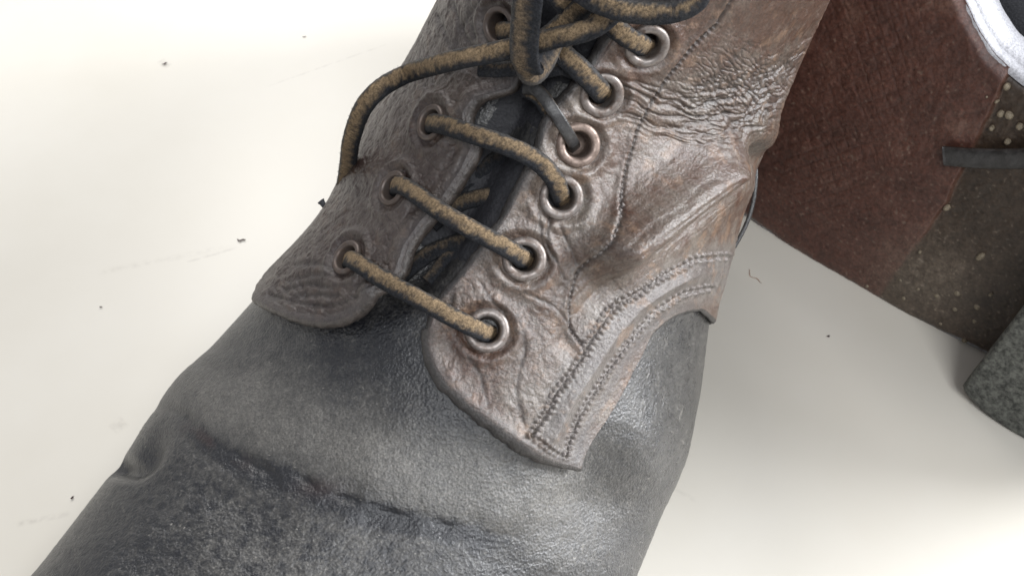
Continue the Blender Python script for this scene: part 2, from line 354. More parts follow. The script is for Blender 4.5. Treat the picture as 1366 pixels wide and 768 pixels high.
def facing(P, n):
    v = CAM - P; v /= np.linalg.norm(v, axis=-1, keepdims=True); return np.clip((v * n).sum(-1) * 9, 0, 1)
def hole(q, P):
    """depth of the eyelet holes"""
    d = np.zeros(q.shape[:-1])
    for (s, t), e in zip(EST, EYES):
        c = body(np.array([s]), np.array([t]))[0]; r = np.linalg.norm(P - c, axis=-1)
        d += -.42 * sm(.30, .20, r) - .05 * sm(.66, .45, r)
        d += .07 * np.exp(-((r - .64) / .12) ** 2)
    return d
def H_right(q):
    dA = polydist(q, R_FACE)[0]; dC = polydist(q, R_LOW)[0]; dB = polydist(q, R_FRONT)[0]
    h = .34 + .36 * np.exp(-dA / 45) * sm(470, 380, q[..., 1]) + .10 * np.exp(-(dB / 14) ** 2)
    return h * (1 - .55 * np.exp(-(dC / 45) ** 2))
def H_left(q):
    dA = polydist(q, L_FACE)[0]; dB = polydist(q, L_FRONT)[0]
    return .30 + .34 * np.exp(-dA / 40) + .12 * np.exp(-(dB / 20) ** 2)
def detail_right(q, P, f):
    x, y = q[..., 0], q[..., 1]
    h = np.zeros(x.shape); dirt_shade = np.zeros(x.shape)
    # ankle fold, the valley under it and the channel between the stitch rows
    d, r, s = polydist(q, FOLD); h += 1.15 * np.exp(-(d / 38) ** 2) * sm(0, 60, 300 - r) * (.2 + .8 * sm(5, 80, r))
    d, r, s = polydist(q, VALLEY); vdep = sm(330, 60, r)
    h -= (.62 * np.exp(-(d / 19) ** 2) + .10 * np.exp(-(d / 5) ** 2)) * (.25 + .75 * vdep); dirt_shade += .28 * np.exp(-(d / 9) ** 2) * (1 + noise2(x / 20, y / 20, 3))  # shade of the valley painted dark here, mixed with crease dirt
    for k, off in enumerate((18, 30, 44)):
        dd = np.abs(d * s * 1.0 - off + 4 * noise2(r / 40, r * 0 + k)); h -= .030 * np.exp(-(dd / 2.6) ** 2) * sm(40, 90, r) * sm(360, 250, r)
        dirt_shade += .2 * np.exp(-(dd / 3) ** 2) * sm(40, 90, r) * sm(360, 250, r)
    d1, r1, s1 = polydist(q, ROW1); d2, r2, s2 = polydist(q, ROW2)
    between = np.clip(1 - np.abs(d1 - d2) / (d1 + d2 + 1e-3), 0, 1) * sm(75, 50, d1 + d2)
    h += .17 * between ** 1.3 * sm(975, 900, x)
    for (d, r, s) in ((d1, r1, s1), (d2, r2, s2), polydist(q, ROW3)):
        dn = d * s + 2.5 * noise2(r / 18, r * 0 + 3.3)
        h -= .045 * np.exp(-(dn / 7) ** 2)
        for o, ph in ((-4.2, 0), (3.6, .5)):
            cell = np.abs(((r / 8.5 + ph + .15 * noise2(r / 30, r * 0 + ph)) % 1) - .5) * 8.5
            h += .085 * np.exp(-((dn - o) / 3.0) ** 2 - (cell / 3.0) ** 2); dirt_shade += .12 * np.exp(-((dn - o) / 6) ** 2) * (cell > 3)
    # long seam
    d, r, s = polydist(q, SEAM); dn = d + .8 * noise2(r / 9, r * 0 + 9)
    h -= .075 * np.exp(-(dn / 2.4) ** 2); h += .035 * np.exp(-((d * s - 5) / 4) ** 2)
    h += .04 * np.exp(-(d / 3.2) ** 2) * np.exp(-((np.abs((r / 8) % 1 - .5) * 8) / 2) ** 2)
    dirt_shade += 1.0 * np.exp(-(dn / 2.4) ** 2)
    # wrinkles of the ankle
    yl = np.interp(x, TOPWR_X, TOPWR_Y); c = y - yl
    wx = 9 * noise2(x / 55, y / 30, 1.1)
    band = sm(-75, -20, c) * sm(45, 5, c) * sm(795, 835, x)
    n1 = 1 - np.abs(noise2((x + wx) / 85, (c + 8 * noise2(x / 28, y / 22, 5)) / 11, 2.2)) * 2.6
    n2 = 1 - np.abs(noise2((x) / 34, (c + 7 * noise2(x / 18, y / 18, 7)) / 7.5, 4.2)) * 2.6
    g = np.clip(n1, 0, 1) * .55 + np.clip(n2, 0, 1) * .45 * sm(860, 960, x)
    h -= .12 * g * band; dirt_shade += g * band * .9
    # cross-hatched small skin cells on the ankle bend
    cell_m = np.exp(-(((x - 985) / 75) ** 2 + ((y - 118) / 55) ** 2))
    n3 = 1 - np.abs(noise2((x + y) / 15, (x - y) / 9, 6.1)) * 2.8
    h -= .045 * np.clip(n3, 0, 1) * cell_m; dirt_shade += .8 * np.clip(n3, 0, 1) * cell_m
    # fine diagonal wrinkles up the shaft
    up = sm(100, 20, y) * sm(830, 880, x) + sm(1000, 1060, x + (y - 60) * .5) * sm(200, 120, y)
    n4 = 1 - np.abs(fbm(np.stack([(x * .8 + y * .7) / 12, (x * .6 - y * .8) / 30, x * 0 + 8.1], -1), 3)) * 3.2
    h -= .016 * np.clip(n4, 0, 1) * np.clip(up, 0, 1)
    # fan of fine lines along the big fold
    dF, rF, sF = polydist(q, FOLD); n5 = 1 - np.abs(noise2(rF / 60, dF * sF / 5.5, 3.7)) * 2.6
    h -= .013 * np.clip(n5, 0, 1) * sm(95, 30, dF) * sm(20, 70, rF) * sm(335, 270, rF); dirt_shade += .14 * np.clip(n5, 0, 1) * sm(95, 30, dF) * sm(20, 70, rF) * sm(335, 270, rF)
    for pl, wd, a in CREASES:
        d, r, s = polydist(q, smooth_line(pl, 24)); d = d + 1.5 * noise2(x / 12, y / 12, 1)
        a = a * .5; wd = wd * .8; h -= a * np.exp(-(d / wd) ** 2); h += a * .4 * np.exp(-((d - 2.4 * wd) / (1.6 * wd)) ** 2); dirt_shade += .6 * np.exp(-(d / wd) ** 2)
    # broad crumpling of the facing near the lowest eyelets
    crm = sm(800, 720, x) * sm(230, 300, y); n6 = fbm(np.stack([x / 34, y / 42, x * 0 + 4.4], -1), 3)
    h += .055 * n6 * crm
    n7 = 1 - np.abs(fbm(np.stack([(x + y * .3) / 13, (y - x * .3) / 20, x * 0 + 1.4], -1), 4)) * 3.4; h -= .013 * np.clip(n7, 0, 1) * sm(900, 800, x); dirt_shade += .5 * np.clip(n7, 0, 1) * crm
    # line of impressed stitch holes along the facing
    d, r, s = polydist(q, ROW0); h -= .06 * np.exp(-((d - 1) / 2.4) ** 2) * (np.abs((r / 7) % 1 - .5) > .2)
    h += .03 * fbm(P * 2.2, 4)
    return h * f + .007 * fbm(P * 7, 3), dirt_shade * f
def detail_left(q, P, f):
    x, y = q[..., 0], q[..., 1]
    h = np.zeros(x.shape); dirt_shade = np.zeros(x.shape)
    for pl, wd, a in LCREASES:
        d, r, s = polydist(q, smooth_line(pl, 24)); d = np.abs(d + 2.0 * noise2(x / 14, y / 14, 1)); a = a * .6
        h -= a * np.exp(-(d / wd) ** 2); h += a * .4 * np.exp(-((d - 2.4 * wd) / (1.6 * wd)) ** 2); dirt_shade += .8 * np.exp(-(d / (wd * 1.5)) ** 2)
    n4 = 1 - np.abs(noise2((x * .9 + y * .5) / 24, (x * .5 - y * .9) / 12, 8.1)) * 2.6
    z = sm(330, 380, y); h -= .022 * np.clip(n4, 0, 1) * z; dirt_shade += np.clip(n4, 0, 1) * z * .5
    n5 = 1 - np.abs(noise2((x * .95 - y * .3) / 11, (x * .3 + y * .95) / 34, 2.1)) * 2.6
    z = sm(110, 60, y); h -= .012 * np.clip(n5, 0, 1) * z; dirt_shade += np.clip(n5, 0, 1) * z * .5
    # flattened worn lip along the facing edge
    d, r, s = polydist(q, L_FACE); h -= .03 * np.exp(-((d - 20) / 5) ** 2); h += .025 * np.exp(-((d - 9) / 6) ** 2)
    h += .05 * fbm(P * 1.6, 4) - .02 * np.clip(1 - np.abs(fbm(P * 2.6 + 3, 3)) * 5, 0, 1)
    return h * f + .010 * fbm(P * 9, 3), dirt_shade * f
CREASE_V = [(150, 560), (215, 545), (255, 562), (300, 597), (345, 618), (400, 640), (450, 660), (500, 676), (560, 690), (620, 702), (690, 715), (760, 722)]
NOTCH = [(140, 618), (185, 622), (215, 590), (250, 565)]
def gap_dip(q):
    d, r, s = polydist(q, [(520, 420), (560, 360), (590, 310), (630, 245), (668, 170), (705, 90), (745, 20), (770, -60)])
    return -.55 * np.exp(-(d / 34) ** 2) * sm(440, 330, q[..., 1])
def detail_vamp(q, P, f):
    x, y = q[..., 0], q[..., 1]
    h = gap_dip(q)
    d, r, s = polydist(q, smooth_line(CREASE_V, 60)); d = d * s + 7 * noise2(x / 45, y / 45, 1) + 3 * noise2(x / 14, y / 14, 2)
    fade = sm(20, 120, r) * sm(640, 420, r)
    brk = .45 + 1.3 * np.clip(noise2(x / 38, y / 38, 6) + .3, 0, 1); h -= (.055 * np.exp(-(d / 22) ** 2) + .03 * np.exp(-(d / 6) ** 2)) * fade * brk
    h += .05 * np.exp(-((d + 50) / 38) ** 2) * fade
    d2, r2, s2 = polydist(q, smooth_line(NOTCH, 30)); h -= .30 * np.exp(-(d2 / 13) ** 2) * sm(120, 60, r2)
    # swelling above the notch and big soft unevenness
    h += .20 * np.exp(-(((x - 210) / 85) ** 2 + ((y - 525) / 75) ** 2)) + .3 * np.exp(-(((x - 860) / 50) ** 2 + ((y - 600) / 90) ** 2))
    h -= .3 * np.exp(-(((x - 800) / 60) ** 2 + ((y - 660) / 60) ** 2))
    h += .07 * fbm(np.stack([x / 110, y / 90, x * 0], -1), 2) + .018 * fbm(np.stack([x / 30, y / 22, x * 0 + 5], -1), 3)
    # cracked crust below the crease
    low = sm(-2, 25, d) * sm(760, 560, x)
    n = 1 - np.abs(fbm(np.stack([x / 26, y / 20, x * 0 + 2], -1), 4)) * 4.5
    h -= .012 * np.clip(n, 0, 1) * low
    h = h * np.maximum(f, .25) + .006 * fbm(P * 6, 3) + .003 * noise(P * 16)
    return h, d
# ---- vamp
def build_vamp():
    s = np.concatenate([np.linspace(0, 3.0, 60), np.linspace(3.0, 9.2, 700)[1:], np.linspace(9.2, 10.0, 12)[1:]])
    t = np.concatenate([-np.linspace(1, .72, 24), np.linspace(-.72, .74, 780)[1:], np.linspace(.74, 1, 24)[1:]])
    SS, TT = np.meshgrid(s, t, indexing='ij')
    P = body(SS, TT); n = body_n(SS, TT); q, w = project(P); f = facing(P, n)
    h, d = detail_vamp(q, P, f)
    x, y = q[..., 0], q[..., 1]
    A = fbm(P * 1.15 + 1, 5, .6); Bn = fbm(P * 5, 4, .6); Cn = noise(P * 17)
    A2 = fbm(P * np.array([3.4, 3.8, 4.2]) + 21, 4, .65)
    dust_tone = .30 + .28 * A
    dust_tone += .50 * np.exp(-(polydist(q, [(250, 520), (330, 545), (450, 590), (600, 640), (740, 680)])[0] / 62) ** 2)
    dust_tone += .10 * sm(700, 800, x) * sm(760, 640, y)  # sheen on the right flank painted in as a paler tone
    dcr = d + 10 * A2
    dust_tone -= .95 * np.exp(-((dcr - 9) / 14) ** 2) * sm(720, 600, x) * sm(230, 275, x)
    dust_tone -= .35 * np.exp(-(((x - 520) / 100) ** 2 + ((y - 465) / 50) ** 2)) + .3 * np.exp(-(((x - 620) / 60) ** 2 + ((y - 545) / 35) ** 2))  # darker just below the two flaps
    dust_tone -= .55 * sm(75, 5, np.abs(x - np.interp(y, [400, 545, 620, 768], [330, 200, 172, 45])))  # darker along the left outline
    dust_tone -= .30 * sm(330, 120, x) * sm(560, 640, y)  # darker at the lower left
    dust_tone -= .24 * sm(.02, .34, A2) * sm(8, 60, d) * sm(720, 500, x)
    dust_tone += .30 * np.exp(-((np.abs(A2 + .08)) / .05) ** 2) * sm(8, 40, d) * sm(640, 450, x)
    dust_tone += .26 * Bn + .22 * Cn + .16 * noise(P * 34) + .16 * fbm(P * 2.1 + 51, 5, .7)
    # short pale scratches and lint in several directions
    for k_, an in enumerate((.3, 1.1, 1.9, 2.7)):
        cu, su = math.cos(an), math.sin(an); sx, sy = (x * cu + y * su), (-x * su + y * cu)
        dust_tone += .9 * sm(.62, .86, noise2(sx / 16, sy / 2.2, 60 + k_ * 7.7)) * (.3 + .7 * sm(-.1, .3, A + .1))
    dust_tone = np.clip(dust_tone, 0, 1)[..., None]
    base = np.array([.008, .0085, .011]); du = np.array([.118, .111, .100])
    col = base + (du - base) * dust_tone ** 1.25
    warm = np.exp(-((d - 6) / 9) ** 2) * sm(.05, .3, A + .1) * np.exp(-(((x - 285) / 45) ** 2)) + .8 * np.exp(-(((x - 425) / 30) ** 2 + ((y - 650) / 12) ** 2))
    col = col * (1 - .5 * warm[..., None]) + np.array([.03, .012, .010]) * .5 * warm[..., None]
    fl = sm(.80, .86, noise(P * 15 + 40))[..., None]; col = col + fl * np.array([.16, .15, .13])
    gloss = np.clip(.75 - dust_tone[..., 0] * .8 + .3 * sm(780, 870, x), 0, 1)
    V = P + n * h[..., None]
    make('vamp', V.reshape(-1, 3), gridf(*SS.shape), M_vamp, BOOT, col, gloss)
build_vamp()
# ---- patches for the two quarters
def build_quarter(side):
    if side > 0:
        low1, low2, face = px2st(smooth_line(R_FRONT, 40), .36), px2st(smooth_line(R_LOW, 40), .2), px2st(smooth_line(R_FACE, 60), .5)
        hid = catmull(np.array([low2[-1], [9.0, .72], [9.7, .86], [10.4, 1.0]]), np.linspace(0, 3, 20))[1:]
        bottom_parts = [(low1, 190), (low2, 300), (hid, 90)]; top_end = [13, .10]; tsign = 1.0; nv = 720
        Hf, det, FACE, FRONT, LOW = H_right, detail_right, R_FACE, R_FRONT, R_LOW
    else:
        low1, face = px2st(smooth_line(L_FRONT, 50), .36), px2st(smooth_line(L_FACE, 70), .5)
        hid = catmull(np.array([low1[-1], [8.3, -.60], [9.2, -.75], [9.9, -.9], [10.4, -1.0]]), np.linspace(0, 4, 24))[1:]
        bottom_parts = [(low1, 330), (hid, 110)]; top_end = [13, -.04]; tsign = -1.0; nv = 620
        Hf, det, FACE, FRONT, LOW = H_left, detail_left, L_FACE, L_FRONT, None
    def resample(c, n, endpoint=False):
        Pp = body(c[:, 0], c[:, 1]); d = np.r_[0, np.cumsum(np.linalg.norm(np.diff(Pp, axis=0), axis=1))]
        xs = np.linspace(0, d[-1], n + (0 if not endpoint else 0), endpoint=endpoint); return np.stack([np.interp(xs, d, c[:, k]) for k in (0, 1)], 1)
    bot = [];
    for i, (c, n) in enumerate(bottom_parts):
        if i: c = np.vstack([bottom_parts[i - 1][0][-1:], c])
        bot.append(resample(c, n, i == len(bottom_parts) - 1))
    bot = np.vstack(bot); nu = len(bot)
    left = np.vstack([resample(face, nv - 70), resample(np.vstack([face[-1:], [top_end]]), 70, True)])
    u = np.linspace(0, 1, nu); v = np.linspace(0, 1, nv)
    top = np.stack([np.full(nu, 13.0), top_end[1] + (tsign * 1.0 - top_end[1]) * (np.abs(bot[:, 1] - bot[0, 1]) / abs(bot[-1, 1] - bot[0, 1])) if side < 0 else top_end[1] + (1 - top_end[1]) * np.maximum.accumulate(np.clip((bot[:, 1] - bot[0, 1]) / (bot[-1, 1] - bot[0, 1]), 0, 1))], 1)
    # even spacing blended in so that no column collapses
    top[:, 1] = .5 * top[:, 1] + .5 * (top_end[1] + (tsign - top_end[1]) * u)
    vr = (left[:, 0] - left[0, 0]) / (left[-1, 0] - left[0, 0])
    right = np.stack([bot[-1, 0] + (13 - bot[-1, 0]) * vr, np.full(nv, tsign)], 1)
    U_, V_ = np.meshgrid(u, v, indexing='ij'); 
    vv = vr[None, :]
    ST = (1 - vv[..., None]) * bot[:, None] + vv[..., None] * top[:, None] + (1 - U_)[..., None] * left[None] + U_[..., None] * right[None] \
        - ((1 - U_) * (1 - vv))[..., None] * bot[0] - (U_ * (1 - vv))[..., None] * bot[-1] - ((1 - U_) * vv)[..., None] * top[0] - (U_ * vv)[..., None] * top[-1]
    SS, TT = ST[..., 0], np.clip(ST[..., 1], -1, 1)
    P = body(SS, TT); n = body_n(SS, TT); q, w = project(P + n * .38); f = facing(P, n)
    H = Hf(q); H = H * f + (.3 if side < 0 else .08 + .22 * sm(330, 200, q[..., 1])) * (1 - f)
    h, dirt_shade = det(q, P, f); hl = hole(q, P)
    edge = np.minimum(polydist(q, FACE)[0], polydist(q, FRONT)[0]); 
    if LOW: edge = np.minimum(edge, polydist(q, LOW)[0])
    h = h * sm(0, 10, edge)
    # lip turned a little down at the very edge
    tot = H + h + hl + gap_dip(q) * .35
    V0 = P + n * tot[..., None]
    x, y = q[..., 0], q[..., 1]
    # colour: worn brown leather, grey where rubbed, dark dirt and painted valley shade in the folds
    A = fbm(P * .8 + 3, 4, .6); B2 = fbm(P * 3 + 8, 5, .65); C2 = fbm(P * 9 + 8, 3, .6)
    if side > 0:
        brown = np.array([.064, .032, .020]); grey = np.array([.138, .114, .094]); g = .46 + .9 * A + .7 * B2 + .35 * C2
        g += .10 * np.exp(-(polydist(q, FOLD)[0] / 45) ** 2) + .3 * np.exp(-(np.minimum(polydist(q, ROW1)[0], polydist(q, ROW2)[0]) / 30) ** 2)
        g -= .45 * sm(120, 30, y) + .25 * sm(660, 600, x) * sm(350, 420, y) * 0 + .2 * sm(720, 620, x) * sm(400, 460, y)
    else:
        brown = np.array([.022, .010, .007]); grey = np.array([.056, .041, .034]); g = .46 + 1.2 * A + 1.0 * B2 + .4 * C2
        g += .5 * np.exp(-((polydist(q, L_FACE)[0] - 8) / 9) ** 2) - .3 * np.exp(-(((x - 410) / 50) ** 2 + ((y - 350) / 60) ** 2))
    g = np.clip(g, 0, 1)[..., None]
    col = brown + (grey - brown) * g
    if side > 0:
        bm = np.exp(-((polydist(q, [((a_[0] + b_[0]) / 2, (a_[1] + b_[1]) / 2) for a_, b_ in zip(ROW1[::2], ROW2[::2])] + [(768, 600)])[0]) / 38) ** 4)[..., None] * .7
        col = col * (1 - bm) + (np.array([.078, .070, .066]) + np.array([.085, .078, .072]) * np.clip(.45 + B2 + .5 * C2, 0, 1)[..., None]) * bm
    tan = sm(.12, .35, fbm(P * 2.3 + 31, 4, .6))[..., None] * (.35 if side > 0 else .2); col = col * (1 - tan) + np.array([.24, .15, .095]) * (tan if side > 0 else tan * .5) + col * 0
    dk = np.clip(dirt_shade, 0, 1)[..., None] * .72; col = col * (1 - dk) + np.array([.022, .016, .014]) * dk
    e1 = np.exp(-(edge / 7) ** 2)[..., None]; col = col * (1 - .45 * e1) + np.array([.05, .045, .045]) * .45 * e1
    gloss = np.clip(.30 + .5 * A + .3 * B2 - dirt_shade * .5 + (.6 * np.exp(-(polydist(q, FOLD)[0] / 60) ** 2) if side > 0 else 0), 0, 1)
    # rim: the cut edge rolls down to the underside, followed by a strip of the underside
    bi = np.vstack([np.stack([np.zeros(nv, int), np.arange(nv)[::-1]], 1), np.stack([np.arange(1, nu), np.zeros(nu - 1, int)], 1)])
    Pb, nb, tb, cb = V0[bi[:, 0], bi[:, 1]], n[bi[:, 0], bi[:, 1]], tot[bi[:, 0], bi[:, 1]], col[bi[:, 0], bi[:, 1]]
    T = np.gradient(Pb, axis=0); k = np.ones(9) / 9
    T = np.stack([np.convolve(np.pad(T[:, j], 4, 'edge'), k, 'valid') for j in range(3)], 1); T /= np.linalg.norm(T, axis=1)[:, None]
    o = np.cross(T, nb); cen = V0[nu // 2, nv // 3]
    if (((Pb - cen) * o).sum(1)).mean() < 0: o = -o
    thick = np.clip(tb - .02, .08, .42 if side > 0 else .30)
    rows = [V0[bi[:, 0], bi[:, 1]]]; rc = [cb]; J = 10
    for j in range(1, J + 1):
        a = math.pi * j / J; rr = thick / 2
        wob = 1 + .18 * noise(Pb * 3 + j * .15) + .12 * noise(Pb * 9 + j * .4)
        rows.append(Pb - nb * (rr * (1 - math.cos(a)))[:, None] + o * (rr * np.where(np.arange(len(Pb)) < nv, .8, 1.25 if side > 0 else .8) * math.sin(a) * wob)[:, None])
        mixk = sm(0, .35, np.array(math.sin(a))) if j < J / 2 else 1.0 ; ec = (np.array([.034, .030, .028]) if side > 0 else np.array([.050, .040, .034])) * (1 + .5 * noise(Pb * 6))[:, None]
        rc.append(cb * (1 - mixk) + ec * mixk)
    for kk in (12, 30, 60, 95):
        iu = np.maximum(bi[:, 0], kk); iv = np.maximum(bi[:, 1], kk)
        iu = np.minimum(iu, nu - 1); rows.append(P[iu, iv] + n[iu, iv] * (tot[iu, iv] - np.maximum(thick, .12) - .03)[:, None]); rc.append(np.full_like(Pb, .03))
    R_ = np.stack(rows, 1); RC = np.stack(rc, 1); nb_ = len(Pb)
    V = np.vstack([V0.reshape(-1, 3), R_.reshape(-1, 3)]); C_ = np.vstack([col.reshape(-1, 3), RC.reshape(-1, 3)])
    G = np.concatenate([gloss.ravel(), np.full(R_.shape[0] * R_.shape[1], .35)])
    Fq = np.vstack([gridf(nu, nv)[:, ::-1] if side < 0 else gridf(nu, nv), gridf(nb_, R_.shape[1], base=nu * nv)])
    make('quarter', V, Fq, M_quarter, BOOT, C_, G)
    return
build_quarter(-1)
build_quarter(1)
# ---- tongue and lining
def build_inner():
    s = np.linspace(7.35, 13, 240); t = np.linspace(-.24, .25, 120); SS, TT = np.meshgrid(s, t, indexing='ij')
    P = body(SS, TT); n = body_n(SS, TT); q, w = project(P)
    h = gap_dip(q) + .05 + .12 * fbm(P * .9, 4) + .03 * fbm(P * 5, 3) + .06 * np.sin((SS - 6) * 3.1) - .35 * sm(.10, .22, np.abs(TT)) - .4 * sm(8.0, 7.4, SS)
    V = P + n * h[..., None]; V2 = V - n * .16
    n0 = SS.size
    o = make('tongue', np.vstack([V.reshape(-1, 3), V2.reshape(-1, 3)]), np.vstack([gridf(*SS.shape), gridf(*SS.shape, base=n0)[:, ::-1]]), M_tongue, BOOT)
    s = np.linspace(7.5, 13, 60); t = np.linspace(-1, 1, 121)[:-1]; SS, TT = np.meshgrid(s, t, indexing='ij')
    P = body(SS, TT) - body_n(SS, TT) * .75
    make('lining', P.reshape(-1, 3), gridf(60, 120, cv=True), M_lining, BOOT)
    # sole and heel block
    s = np.linspace(0, 10.6, 90); Lf = body(s, np.full(90, -.82)); Rt = body(s, np.full(90, .82))
    def plate(k, zt, zb, i0=0, i1=90):
        a = np.vstack([Lf[i0:i1], Rt[i0:i1][::-1]]); c = a.mean(0); a = c + (a - c) * k
        ii = np.r_[np.arange(i0, i1), np.arange(i0, i1)[::-1]]
        top = a.copy(); top[:, 2] = zt[ii]; bo = a.copy(); bo[:, 2] = zb[ii]; m = i1 - i0; n_ = 2 * m
        V = np.vstack([top, bo]); Fq = [(i, (i + 1) % n_, n_ + (i + 1) % n_, n_ + i) for i in range(n_)]
        for i in range(m - 1):
            Fq.append((i, n_ - 1 - i, n_ - 2 - i, i + 1)); Fq.append((n_ + i, n_ + i + 1, 2 * n_ - 2 - i, 2 * n_ - 1 - i))
        return V, Fq
    arch = 1.5 * sm(7.2, 9.2, s)
    V, Fq = plate(.97, 1.0 + arch, 0.02 + arch); make('sole', V, Fq, M_blackupper, BOOT, smooth=False)
    i0 = int(np.searchsorted(s, 9.3)); V, Fq = plate(.95, 0 * s + 1.52, 0 * s, i0, 90); make('heel', V, Fq, M_rubber, BOOT, smooth=False)
build_inner()
# ---- eyelets
def ring(center, nrm, tang, prof, nseg=40, squash=1.0):
    nrm = nrm / np.linalg.norm(nrm); tx = tang - nrm * (tang @ nrm); tx /= np.linalg.norm(tx); ty = np.cross(nrm, tx)
    a = np.linspace(0, 2 * math.pi, nseg, endpoint=False)
    V = [center + (tx * math.cos(x) + ty * math.sin(x) * squash) * r + nrm * z for x in a for r, z in prof]
    return np.array(V), gridf(nseg, len(prof), cu=True)
def build_eyes():
    for k, ((s, t), e) in enumerate(zip(EST, EYES)):
        c = body(np.array([s]), np.array([t]))[0]; n = body_n(np.array([s]), np.array([t]))[0]
        qq = np.array([[e[0], e[1]]], float); H = (H_left if e[2] == 'L' else H_right)(qq)[0] + gap_dip(qq)[0] * .35
        R0 = .475 if e[2] != 'L' else .42; r1 = .275
        prof = []
        for a in np.linspace(0, 1, 13):
            ang = math.pi * a; rm = (R0 + r1) / 2; hw = (R0 - r1) / 2
            prof.append((rm + hw * math.cos(ang), -.02 + .10 * math.sin(ang) ** .75))
        prof += [(r1 - .015, -.12), (r1 - .02, -.34), (r1 - .02, -.42), (.01, -.42)]
        v0 = body(np.array([s + .1]), np.array([t]))[0] - c
        V, Fq = ring(c + n * (H + (.02 if e[2] != 'L' else -.02)), n, v0, prof, squash=1.0)
        V += n * (.012 * noise(V * 4))[:, None]
        o = make('eyelet', V, Fq, {'R': M_eye, 'r': M_eye_rust, 'L': M_eye_brown}[e[2]], BOOT)
        if e[2] == 'r': o['label'] = 'rust-coloured eyelet'
build_eyes()
# ---- laces
def path3(ctrl, n=120):
    """ctrl rows: (px, py, lift above the body surface) or (px, py, None, depth) -> points and normals"""
    pts = []; nr = []
    for c in ctrl:
        if c[2] is None:
            r = ray(c[0], c[1]); pts.append(CAM + r * c[3]); nr.append(-r)
        else:
            s, t = px2st([c[:2]])[0]; b = body(np.array([s]), np.array([t]))[0]; nn = body_n(np.array([s]), np.array([t]))[0]
            r = ray(c[0], c[1]); r1 = r / np.linalg.norm(r); cosv = max(.35, -(r1 @ nn))
            w = (b - CAM) @ FW - c[2] / cosv * (r1 @ FW); pts.append(CAM + r * w); nr.append(nn * .7 - r1 * .5)
    P = smooth_line(np.array(pts), n); N = catmull(np.array(nr), np.linspace(0, len(nr) - 1, n)); return P, N
TAN = np.array([.175, .125, .075]); BLK = np.array([.014, .015, .018]); GRY = np.array([.050, .047, .044])
lace_hair = []
